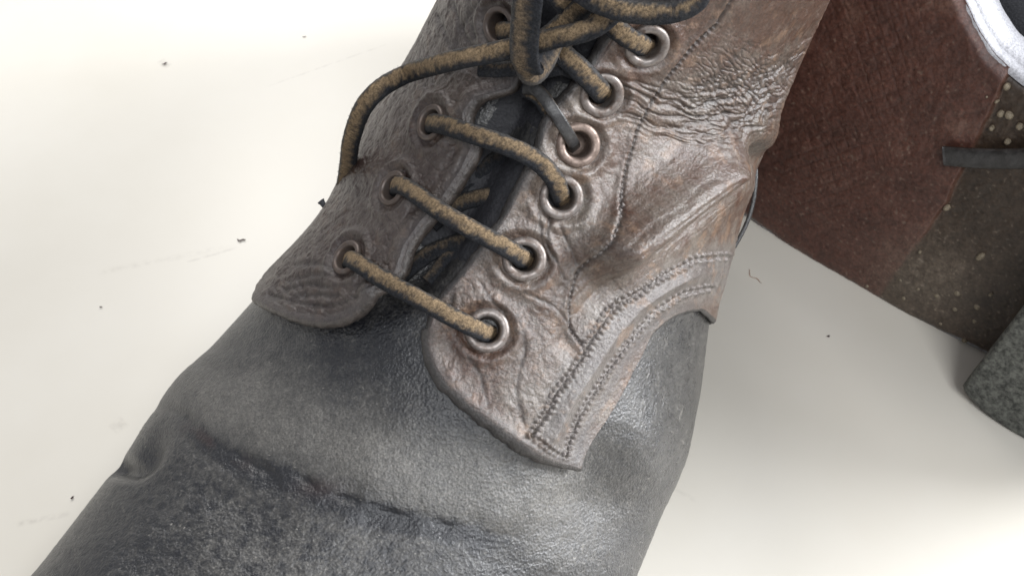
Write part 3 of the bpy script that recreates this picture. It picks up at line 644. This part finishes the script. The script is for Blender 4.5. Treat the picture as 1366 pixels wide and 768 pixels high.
def lace(ctrl, wd=.21, th=.15, mode='suede', twist=0.0, bias=0.5, n=150, label=None, parent=BOOT, name='lace_strand', mat=None, pts=None, seed=0, tan=1.0, flat=False):
    P, N = path3(ctrl, n) if pts is None else pts
    if flat: N = CAM - P
    if twist:
        T = np.gradient(P, axis=0); T /= np.linalg.norm(T, axis=1)[:, None]; Bt = np.cross(T, N); Bt /= np.linalg.norm(Bt, axis=1)[:, None]
        N = N / np.linalg.norm(N, axis=1)[:, None]; tw = (np.linspace(0, 1, len(P)) * twist)[:, None] if np.isscalar(twist) else np.interp(np.linspace(0, 1, len(P)), np.linspace(0, 1, len(twist)), twist)[:, None]
        N = N * np.cos(tw) + Bt * np.sin(tw)
    fz = .013 if mode == 'suede' else .006; wd = wd * 1.0; th = th * .88
    NS = 28
    V, A, T, N2, B = tube(P, N, wd, th, NS, 3.0, fz, seed)
    # colour round the profile: bare tan nap on the face, black dyed edges rubbed through unevenly
    up = np.sin(A); side = np.cos(A)
    nz = fbm(V * 3.2 + seed, 4, .6); nf = noise(V * 12 + seed); nff = noise(V * 28 + seed)
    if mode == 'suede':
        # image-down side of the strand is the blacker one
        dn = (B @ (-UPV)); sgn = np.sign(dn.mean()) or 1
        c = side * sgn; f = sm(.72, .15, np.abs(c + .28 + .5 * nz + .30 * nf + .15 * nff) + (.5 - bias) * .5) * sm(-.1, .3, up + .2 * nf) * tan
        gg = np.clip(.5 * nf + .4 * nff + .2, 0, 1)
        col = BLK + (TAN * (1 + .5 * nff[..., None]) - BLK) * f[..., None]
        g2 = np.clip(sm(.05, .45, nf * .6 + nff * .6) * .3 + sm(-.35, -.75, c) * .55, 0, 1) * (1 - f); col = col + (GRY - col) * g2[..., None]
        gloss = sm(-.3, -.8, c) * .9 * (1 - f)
    else:
        col = np.array([.022, .021, .021]) + .03 * nz[..., None] + .015 * nf[..., None] + .02 * sm(.7, 0, np.abs(side))[..., None] + (GRY - .03) * (sm(.3, .7, nf) * .25)[..., None]; gloss = np.full(A.shape, .8)
        e = sm(.8, 1, np.abs(side))[..., None] * .4 * tan; col = col * (1 - e) + TAN * .6 * e
    m = mat or (M_lace if mode == 'suede' else M_lace_smooth)
    nP = len(P); V2 = np.vstack([V.reshape(-1, 3), P[0][None], P[-1][None]])
    c2 = np.vstack([col.reshape(-1, 3), TAN * .6, TAN * .6]); g2 = np.r_[gloss.ravel(), 0, 0]
    Fq = gridf(nP, NS, cv=True); k = nP * NS
    caps = [(i, (i + 1) % NS, k, k) for i in range(0)]
    Fq3 = [(a, b, c) for a, b, c, d in Fq] + [(a, c, d) for a, b, c, d in Fq]
    Fq3 += [((i + 1) % NS, i, k) for i in range(NS)] + [((nP - 1) * NS + i, (nP - 1) * NS + (i + 1) % NS, k + 1) for i in range(NS)]
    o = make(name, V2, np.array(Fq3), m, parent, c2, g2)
    if label: o['label'] = label
    if mode == 'suede':   # nap: short hairs standing off the edges
        rs = np.random.RandomState(seed + 11); L_ = np.linalg.norm(np.diff(P, axis=0), axis=1).sum(); nh = int(L_ * 210)
        i = rs.randint(1, nP - 1, nh); j = rs.randint(0, NS, nh); b = V[i, j]; out = b - P[i]; out /= np.linalg.norm(out, axis=1)[:, None]
        d = out + rs.normal(size=(nh, 3)) * .7; d /= np.linalg.norm(d, axis=1)[:, None]; ln = rs.uniform(.015, .05, nh)[:, None]
        sd = np.cross(d, rs.normal(size=(nh, 3))); sd /= np.linalg.norm(sd, axis=1)[:, None]; wdt = .004
        HV = np.stack([b - sd * wdt, b + sd * wdt, b + d * ln], 1).reshape(-1, 3)
        hc = np.repeat(col[i, j] * rs.uniform(.6, 1.2, (nh, 1)), 3, axis=0)
        h = make('nap', HV, np.arange(nh * 3).reshape(-1, 3), m, parent, hc, np.zeros(nh * 3)); h['kind'] = 'stuff'
        h.parent = o
    return o
# three laced bars and what crosses beneath them
lace([(462, 352, -.05), (468, 346, .35), (482, 354, .62), (515, 375, .72), (560, 399, .85), (600, 421, .82), (632, 437, .66), (648, 443, .35), (655, 446, -.1)], .20, .14, seed=1, bias=.55, label='lowest lace bar over the opening')
lace([(526, 254, -.05), (530, 247, .38), (545, 252, .64), (580, 277, .95), (620, 301, 1.05), (660, 322, .95), (686, 337, .70), (698, 345, .35), (703, 349, -.1)], .20, .14, seed=2, bias=.5)
lace([(572, 172, -.05), (577, 165, .38), (592, 167, .64), (630, 179, .95), (675, 194, 1.05), (712, 212, .98), (737, 235, .85), (746, 256, .5), (750, 270, -.1)], .205, .15, seed=3, bias=.35)
lace([(700, 118, .45), (718, 122, .7), (738, 148, .85), (756, 176, .72), (764, 190, .45), (768, 200, -.1)], .135, .07, mode='smooth', seed=4, label='thin smooth black lace end into the rusty eyelet')
lace([(700, 122, .35), (716, 130, .5), (730, 150, .5), (742, 168, .45)], .13, .09, seed=5, bias=.6)
lace([(735, 60, .6), (755, 76, .8), (778, 97, .85), (795, 115, .65), (803, 125, .3), (806, 130, -.1)], .23, .16, seed=6, bias=.3)
lace([(800, 22, .6), (818, 36, .75), (840, 52, .7), (856, 60, .5), (866, 64, -.1)], .21, .15, seed=7, bias=.6)
lace([(667, 45, -.1), (672, 42, .4), (690, 45, .6), (730, 60, .7), (760, 70, .65)], .20, .15, seed=8, bias=.5)
lace([(530, 372, -.1), (560, 347, -.36), (585, 332, -.42), (620, 322, -.40), (665, 314, -.3)], .19, .12, seed=9, bias=.0, tan=.5)
lace([(575, 300, -.1), (612, 272, -.40), (650, 262, -.42), (690, 256, -.36), (725, 250, -.3)], .19, .12, seed=10, bias=.5, tan=.6)
lace([(570, 375, -.3), (600, 340, -.45), (640, 300, -.3)], .15, .10, seed=11, bias=.1, tan=.4)
lace([(600, 262, -.3), (650, 222, -.50), (700, 195, -.4), (735, 175, -.3)], .20, .10, seed=12, bias=-.4, tan=.4)
# the bow: long end to the left, hanging tip, loops
lace([(450, 300, None, 30.0), (457, 262, None, 28.3), (464, 220, None, 26.6), (469, 185, None, 25.2), (484, 145, None, 24.0), (508, 118, None, 23.5), (545, 98, 1.05), (600, 82, 1.15), (655, 71, 1.35), (705, 60, 1.55), (745, 50, 1.7), (785, 40, 1.7), (815, 20, 1.6), (838, -10, 1.4), (850, -50, 1.2)], .205, .15, seed=13, bias=.55, flat=True, n=260, label='long lace end running across to the left side')
lace([(712, -60, 2.0), (706, -20, 2.1), (702, 20, 2.15), (699, 60, 2.1), (701, 84, 2.0), (709, 97, 1.75), (722, 86, 1.5), (736, 62, 1.3), (745, 40, 1.2)], .29, .085, seed=14, bias=.15, twist=[0, 0, .1, .5, 1.1], label='flat lace hanging down in front of the knot', tan=.6)
lace([(765, -20, 2.0), (790, -2, 2.15), (825, 12, 2.2), (870, 17, 2.15), (905, 13, 2.1), (930, -2, 2.0), (940, -30, 1.9)], .22, .16, seed=15, bias=.1, label='lace loop over the top eyelet')
lace([(830, -40, 1.2), (800, -10, 1.3), (770, 15, 1.3), (740, 42, 1.1), (715, 60, .9), (690, 75, .7)], .21, .15, seed=16, bias=.4)
lace([(640, 92, .75), (670, 93, .8), (705, 88, .8), (745, 72, .9)], .16, .10, seed=17, bias=-.4)
lace([(735, -40, 1.1), (742, -5, 1.2), (760, 10, 1.2), (790, 20, 1.2)], .20, .15, seed=18, bias=.3)
lace([(690, 82, .35), (720, 92, .45), (752, 88, .55), (780, 100, .5)], .20, .12, seed=21, bias=-.2)
# lace loop hanging behind the ankle on the right
lace([(965, 120, None, 31), (1000, 170, None, 30.4), (1008, 215, None, 30.0), (1006, 262, None, 30), (995, 300, None, 30), (976, 335, None, 29.9)], .06, .10, mode='smooth', seed=19, tan=.3, label='dark lace loop hanging behind the ankle')
# threads of the seams
def stitches(line, step, size, lift, seed, jitter=1.5, offs=(0,)):
    rs = np.random.RandomState(seed); Vs = []; Fs = []; base = 0
    L_ = smooth_line(line, 200); tot = np.linalg.norm(np.diff(L_, axis=0), axis=1).sum(); n = int(tot / step)
    Q = smooth_line(line, n + 1); a = np.linspace(0, 2 * math.pi, 6, endpoint=False)
    for i in range(n):
        for o_ in offs:
            d = Q[i + 1] - Q[i]; d /= np.hypot(*d); nn2 = np.array([-d[1], d[0]])
            m = (Q[i] + Q[i + 1]) / 2 + nn2 * o_ + rs.normal(size=2) * jitter * .4
            e0, e1_ = m - d * step * .36, m + d * step * .36
            st = px2st([e0, m, e1_], .38); b = body(st[:, 0], st[:, 1]); bn = body_n(st[:, 0], st[:, 1]); q = project(b + bn * .38)[0]
            f = facing(b, bn); hh = H_right(q) + detail_right(q, b, f)[0] + lift
            P = b + bn * hh[:, None]; P[0] -= bn[0] * size * .9; P[2] -= bn[2] * size * .9
            P = catmull(P, np.linspace(0, 2, 5)); V, _, _, _, _ = tube(P, np.repeat(bn[1:2], 5, 0), np.array([.4, .9, 1, .9, .4]) * size, np.array([.4, .9, 1, .9, .4]) * size * .8, 6, 2.0)
            Vs.append(V.reshape(-1, 3)); Fs.append(gridf(5, 6, cv=True, base=base)); base += 30
    return np.vstack(Vs), np.vstack(Fs)
for k, (ln, st, sz, of) in enumerate([(SEAM, 8.5, .045, (0,)), (ROW1, 9, .055, (-4, 4)), (ROW2, 9, .05, (-4, 4))]):
    V, Fq = stitches(ln, st, sz, -.02, 50 + k, offs=of); o = make('stitching', V, Fq, M_thread, BOOT); o['kind'] = 'stuff'
# ---------------------------------------------------------------- the boot lying on its side
O2 = np.array([14.3, 4.85, .05]); E1 = np.array([6.1, -5.2, 0]); E1 /= np.linalg.norm(E1); NH = np.array([E1[1], -E1[0], 0.0])
bt = math.radians(8); E2 = np.array([0, 0, math.cos(bt)]) - NH * math.sin(bt); N2 = NH * math.cos(bt) + np.array([0, 0, math.sin(bt)])
def pl2(px, py, h=0.0):
    d = ray(px, py); o = O2 + N2 * h; t = ((o - CAM) @ N2) / (d @ N2); p = CAM + d * t - o; return np.array([p @ E1, p @ E2])
def w2(ab, h): ab = np.asarray(ab, float); return O2 + ab[..., 0:1] * E1 + ab[..., 1:2] * E2 + np.asarray(h)[..., None] * N2
BOOT2 = empty('laced_boot', tuple((O2 + E1 * -3 + np.array([0, 0, -.05])) * S))
tag(BOOT2, 'boot lying on its side behind, showing its red-brown hatched sole, pegs and grey heel', 'boot')
def sole_edges(a):
    """lower and upper edge of the sole (b) at the position a along it (toe negative)"""
    lo = np.interp(a, [-20, -19, -17, -14, -11, -8.2, -6.9, -5.4, -2.4, 0, 3, 6, 7.2, 7.6], [6.2, 3.2, 1.7, .7, .25, .02, -.22, -.24, -.24, .05, .15, .8, 2.2, 4.2])
    hi = np.interp(a, [-20, -19, -17, -14, -11, -8, -6.2, -5.1, -4.7, -4, -3.4, -2.8, -2.3, -1, 1, 4, 6, 7.2, 7.6], [6.4, 9.4, 11.6, 13, 13.2, 12.7, 11.7, 10.72, 10.28, 9.62, 9.2, 8.98, 8.85, 8.7, 8.8, 8.7, 8.0, 6.2, 4.4])
    return lo, hi
SPLIT = np.array([(1345, 95), (1320, 150), (1290, 210), (1262, 270), (1238, 305), (1215, 335), (1190, 370), (1165, 408)], float)
def build_sole2():
    a = np.concatenate([np.linspace(-20, -11, 60), np.linspace(-11, 1.2, 560)[1:], np.linspace(1.2, 7.6, 50)[1:]])
    v = np.linspace(0, 1, 420); A, V_ = np.meshgrid(a, v, indexing='ij')
    lo, hi = sole_edges(A); k = np.ones(15) / 15
    for arr in (lo, hi):
        c = np.convolve(np.pad(arr[:, 0], 7, 'edge'), k, 'valid'); arr[:] = c[:, None]
    B = lo + (hi - lo) * V_
    W = w2(np.stack([A, B], -1), np.zeros(A.shape)); q, _ = project(W); x, y = q[..., 0], q[..., 1]
    d, r, s = polydist(q, SPLIT); sd = d * s   # sign: half-sole side
    left = polydist(q, SPLIT)[2]; ref = polydist(np.array([[1100., 200.]]), SPLIT)[2][0]
    hs = sm(-3, 3, d * left * ref + 2 * noise2(x / 20, y / 20, 3)) * 1.0
    h = .13 * (hs - 1) * sm(330, 180, r * 1.0) + .05 * fbm(W * .6, 3) + .025 * fbm(W * 4, 3)
    # edges worn round
    ed = np.minimum(B - lo, hi - B); h -= .22 * np.exp(-(ed / .22) ** 2)
    # the tread: fine hatched squares pressed into the leather
    pu = (x * .94 - y * .30); pv = (x * .22 + y * .97)   # set out once from the photograph, built on the sole
    a0 = np.array(pl2(1060, 200)); g1 = np.array(pl2(1080, 262)) - a0; g2 = np.array(pl2(1120, 178)) - a0
    G = np.linalg.inv(np.stack([g1 / np.linalg.norm(g1), g2 / np.linalg.norm(g2)], 1))
    AB = np.stack([A, B], -1) - a0; cc = AB @ G.T
    pit1 = .40; pit2 = .42
    l1 = np.abs(((cc[..., 0] / pit1) + .06 * noise(W * .8)) % 1 - .5) * pit1; l2 = np.abs(((cc[..., 1] / pit2) + .06 * noise(W * .8 + 5)) % 1 - .5) * pit2
    msk = np.exp(-(np.abs((x - np.interp(y, [0, 100, 200, 300], [1180, 1150, 1110, 1075])) / 82)) ** 3) * sm(330, 270, y) * (.55 + .6 * np.clip(fbm(W * .7 + 9, 3) + .5, 0, 1))
    gro = np.maximum(np.exp(-(l1 / .035) ** 2), np.exp(-(l2 / .035) ** 2)) * msk
    ht = np.sin((A * 2.4 + B * 3.1) * 9.0) * msk
    h -= .010 * gro; h += .002 * ht
    n1 = fbm(W * .8 + 4, 5, .6); n2 = fbm(W * 4, 4, .6); n3 = noise(W * 9)
    red = np.array([.074, .030, .021]); brn = np.array([.038, .024, .015]); dst = np.array([.19, .155, .12])
    col = brn + (red - brn) * hs[..., None]
    col = col * (1 + .55 * n1 + .4 * n2 + .2 * n3)[..., None]
    dust_tone = np.exp(-(((x - 1235) / 70) ** 2 + ((y - 380) / 55) ** 2)) * .38 + .25 * np.exp(-(((x - 1290) / 60) ** 2 + ((y - 300) / 40) ** 2)) * 0 + .12 * sm(.1, .5, n1)
    dust_tone = np.clip(dust_tone * (1 + 1.2 * n2) + .35 * sm(.5, .7, n3), 0, 1)[..., None]; col = col + (dst - col) * dust_tone
    col = col * (1 - .20 * gro[..., None]) * (1 +   .05 * ht[..., None])
    bord = np.exp(-((d) / 3.5) ** 2)[..., None] * sm(330, 200, r)[..., None] * .35; col = col * (1 - bord) + np.array([.14, .07, .05]) * bord
    # dark hollow line below the lower edge
    V = W + N2 * h[..., None]
    make('outsole', V.reshape(-1, 3), gridf(*A.shape)[:, ::-1], M_sole, BOOT2, col, np.clip(.3 + .4 * n1, 0, 1))
    # edge of the sole: two stacked layers, welt groove between them
    loop = np.vstack([np.stack([a, lo[:, 0]], 1), np.stack([a, hi[:, 0]], 1)[::-1]]); m = len(loop)
    T = np.roll(loop, -1, 0) - np.roll(loop, 1, 0); T /= np.linalg.norm(T, axis=1)[:, None]; nrm = np.stack([T[:, 1], -T[:, 0]], 1)
    prof = [(-.14, -.16), (-.03, -.2), (.03, -.28), (.06, -.44), (.03, -.56), (-.04, -.61), (.0, -.66), (.08, -.8), (.12, -1.2), (.10, -1.6), (-.02, -1.75), (-.6, -1.8), (-3, -1.8)]
    rows = []
    for o_, hh in prof:
        ab = loop + nrm * o_ if o_ > -1 else loop + (np.array([-6, 6.0]) - loop) * .35
        rows.append(w2(ab, np.full(m, hh)) + 0)
    Vr = np.stack(rows, 1); Vr += N2 * (.02 * fbm(Vr * 2.5, 3))[..., None]
    make('sole_edge', Vr.reshape(-1, 3), gridf(m, len(prof), cu=True), M_solebare, BOOT2)
    # pegs
    rs = np.random.RandomState(3)
    pegs = [(1343, 116, 1), (1335, 152, 1.1), (1346, 154, 1.1), (1323, 171, .8), (1360, 169, 1.1), (1344, 189, 1), (1263, 277, 1), (1207, 396, .9), (1251, 393, 1.1), (1278, 390, 1.2),
            (1275, 411, 1), (1304, 408, 1.1), (1301, 427, .9), (1256, 430, .8), (1308, 342, 1.1), (1287, 453, .8), (1203, 372, .8), (1158, 380, .7), (1226, 384, .7), (1249, 411, .6), (1322, 392, .7), (1330, 135, .6), (1318, 128, .5), (1228, 335, .6)]
    for k, (px, py, sz) in enumerate(pegs):
        ab = pl2(px, py, -.08); a_ = np.linspace(0, 2 * math.pi, 10, endpoint=False); R_ = .085 * sz
        el = (1.7 if k == 14 else rs.uniform(.9, 1.35)); ro = rs.uniform(0, 3)
        prof = [(1.05, -.12), (1, .0), (.75, .05), (.35, .065), (.02, .07)]; V = []
        for x_ in a_:
            for pr, ph in prof:
                u_, v_ = R_ * pr * math.cos(x_) * el, R_ * pr * math.sin(x_)
                V.append(w2(ab + np.array([u_ * math.cos(ro) - v_ * math.sin(ro), u_ * math.sin(ro) + v_ * math.cos(ro)]), np.array(ph * 1.0 - .04 + .0)))
        make('peg', np.array(V), gridf(10, 5, cu=True), M_peg, BOOT2)
    # heel block with a bevelled straight breast
    hp = 1.9
    c0 = pl2(1281, 519, hp); c1 = pl2(1366, 412, hp); cb = pl2(1366, 598, hp)
    dirb = (c1 - c0) / np.linalg.norm(c1 - c0); top = c0 + dirb * 8.4
    pts = [c0 + dirb * .25, top - dirb * .4, top + np.array([.5, .15]), top + np.array([3, .1]), top + np.array([5.2, -1.4]), top + np.array([6.6, -4.2]), c0 + np.array([5.4, 1.2]), c0 + np.array([3.6, -.05]), c0 + np.array([2.2, -.42]), c0 + np.array([1.1, -.40]), c0 + np.array([.5, -.22]), c0 + np.array([.06, -.02])]
    L_ = smooth_line(pts + [pts[0]], 160)[:-1]; 
    minz = w2(L_, np.full(len(L_), hp))[:, 2].min(); print('heel min z', minz, 'c0', c0, c1, cb)
    cen = L_.mean(0); T = np.roll(L_, -1, 0) - np.roll(L_, 1, 0); T /= np.linalg.norm(T, axis=1)[:, None]; nr = np.stack([T[:, 1], -T[:, 0]], 1)
    if ((L_ - cen) * nr).sum(1).mean() < 0: nr = -nr
    prof = [(0.0, -.2), (0.0, 1.15), (-.02, 1.2), (.02, 1.25), (.02, hp - .12), (-.04, hp - .03), (-.12, hp)]
    rows = [w2(L_ + nr * o_, np.full(len(L_), hh)) for o_, hh in prof]
    for kk in np.linspace(.93, 0.02, 22):
        ab = cen + (L_ - nr * .0 - cen) * kk; W_ = w2(ab, np.full(len(L_), hp)); rows.append(W_ + N2 * (.04 * fbm(W_ * 1.2, 4) * (1 - kk ** 8))[:, None])
    Vr = np.stack(rows, 1); Vr[..., 2] = np.maximum(Vr[..., 2], .02)
    make('heel', Vr.reshape(-1, 3), gridf(len(L_), Vr.shape[1], cu=True), M_rubber, BOOT2)
    # upper behind the sole: the same last, turned on its side
    s_ = np.linspace(0.2, 13, 110); t_ = np.linspace(-1, 1, 97)[:-1]; SS, TT = np.meshgrid(s_, t_, indexing='ij'); P = body(SS, TT)
    ax = np.array([.5, .866, 0]); o0 = np.array([-10.5, -14.8, 0]); aa = (P - o0) @ ax; bb = -((P - o0) @ PERP); hh = P[..., 2]
    aa = aa / aa.max() * 27.3 - 19.8; lo_, hi_ = sole_edges(np.clip(aa, -19.9, 7.5)); mid = np.interp(aa, [-20, -8, 0, 8], [6.4, 6.2, 4.5, 4.3])
    bb = mid + (bb - .15) * .94
    W = O2 + aa[..., None] * E1 + bb[..., None] * E2 - hh[..., None] * NH - 1.2 * NH
    W[..., 2] = np.where(W[..., 2] < .4, .02 + .38 * np.exp((W[..., 2] - .4) / 1.2), W[..., 2])
    W += .04 * fbm(W * 1.2, 4)[..., None]
    make('upper', W.reshape(-1, 3), gridf(110, 96, cv=True), M_blackupper, BOOT2)
    # lace end lying across the sole
    pts = []; 
    for px, py, hh in [(1259, 208, .15), (1300, 211, .16), (1345, 212, .2), (1380, 210, .35), (1430, 200, 1.2), (1470, 150, 1.0), (1480, 90, -1.0), (1470, 40, -3.5)]:
        pts.append(w2(pl2(px, py, hh), np.array(hh)))
    P = smooth_line(np.array(pts), 120); lace(None, .30, .085, mode='smooth', seed=20, pts=(P, np.repeat(N2[None], 120, 0)), parent=BOOT2, label='flat dark lace end lying across the sole', tan=.25)
build_sole2()
# ---------------------------------------------------------------- crumbs and fibres on the table
M_crumb = leather('dark_crumb', col=(.05, .03, .028), bump=.5); M_hair = leather('reddish_fibre', col=(.30, .13, .07), bump=.3)
def crumb(px, py, ln, wd, ang, mat, label, name='crumb', cat='crumb', z=0.0, curl=.3):
    c = at_z(px, py, z); n = 14; u = np.linspace(-1, 1, n); d = np.array([math.cos(ang), math.sin(ang), 0]); e = np.array([-d[1], d[0], 0])
    P = c + d * (u * ln)[:, None] + e * (curl * ln * (u ** 2 - .4) + .15 * ln * np.sin(u * 5))[:, None] + np.array([0, 0, 1]) * (wd * .8 + .02)
    V, _, _, _, _ = tube(P, np.repeat([[0, 0, 1.0]], n, 0), wd * np.sqrt(np.clip(1.05 - u ** 2, .02, 1)), wd * .7 * np.sqrt(np.clip(1.05 - u ** 2, .02, 1)), 8, 2.0, wd * .5, seed=px)
    tag(make(name, V.reshape(-1, 3), gridf(n, 8, cv=True), mat), label, cat)
crumb(322, 321, .15, .028, .05, M_crumb, 'short dark fibre on the white table left of the boot, beside faint scratches', 'fibre', 'fibre')
crumb(97, 664, .05, .035, .9, M_crumb, 'tiny dark crumb on the white table near the lower left corner')
crumb(220, 86, .10, .035, .6, M_crumb, 'small dark crumb on the table in the upper left, near nothing else')
crumb(135, 410, .05, .02, 0, M_crumb, 'pinpoint dark crumb on the table above the lower left scuff')
crumb(1006, 370, .34, .012, -.9, M_hair, 'thin reddish hair on the table between the two boots', 'hair', 'hair')
crumb(1105, 449, .045, .03, .3, M_crumb, 'tiny dark crumb on the table below the lying boot')
crumb(406, 50, .08, .015, .2, M_crumb, 'faint short fibre on the table at the top, left of the shaft', 'fibre', 'fibre')
_s, _t = px2st([(446, 283)])[0]; _b = body(np.array([_s]), np.array([_t]))[0]; _n = body_n(np.array([_s]), np.array([_t]))[0]
c = _b + _n * .30; _d = CAM + ray(428, 268) * ((c - CAM) @ FW) - c
Pk = smooth_line(np.array([c - _d * .3, c + _d * .3, c + _d * .7, c + _d * 1.05]), 12)
V, _, _, _, _ = tube(Pk, np.repeat([[0, -1.0, .3]], 12, 0), np.linspace(.07, .10, 12), .05, 10, 2.2, .03)
make('thread_end', V.reshape(-1, 3), gridf(12, 10, cv=True), M_blackupper, BOOT)
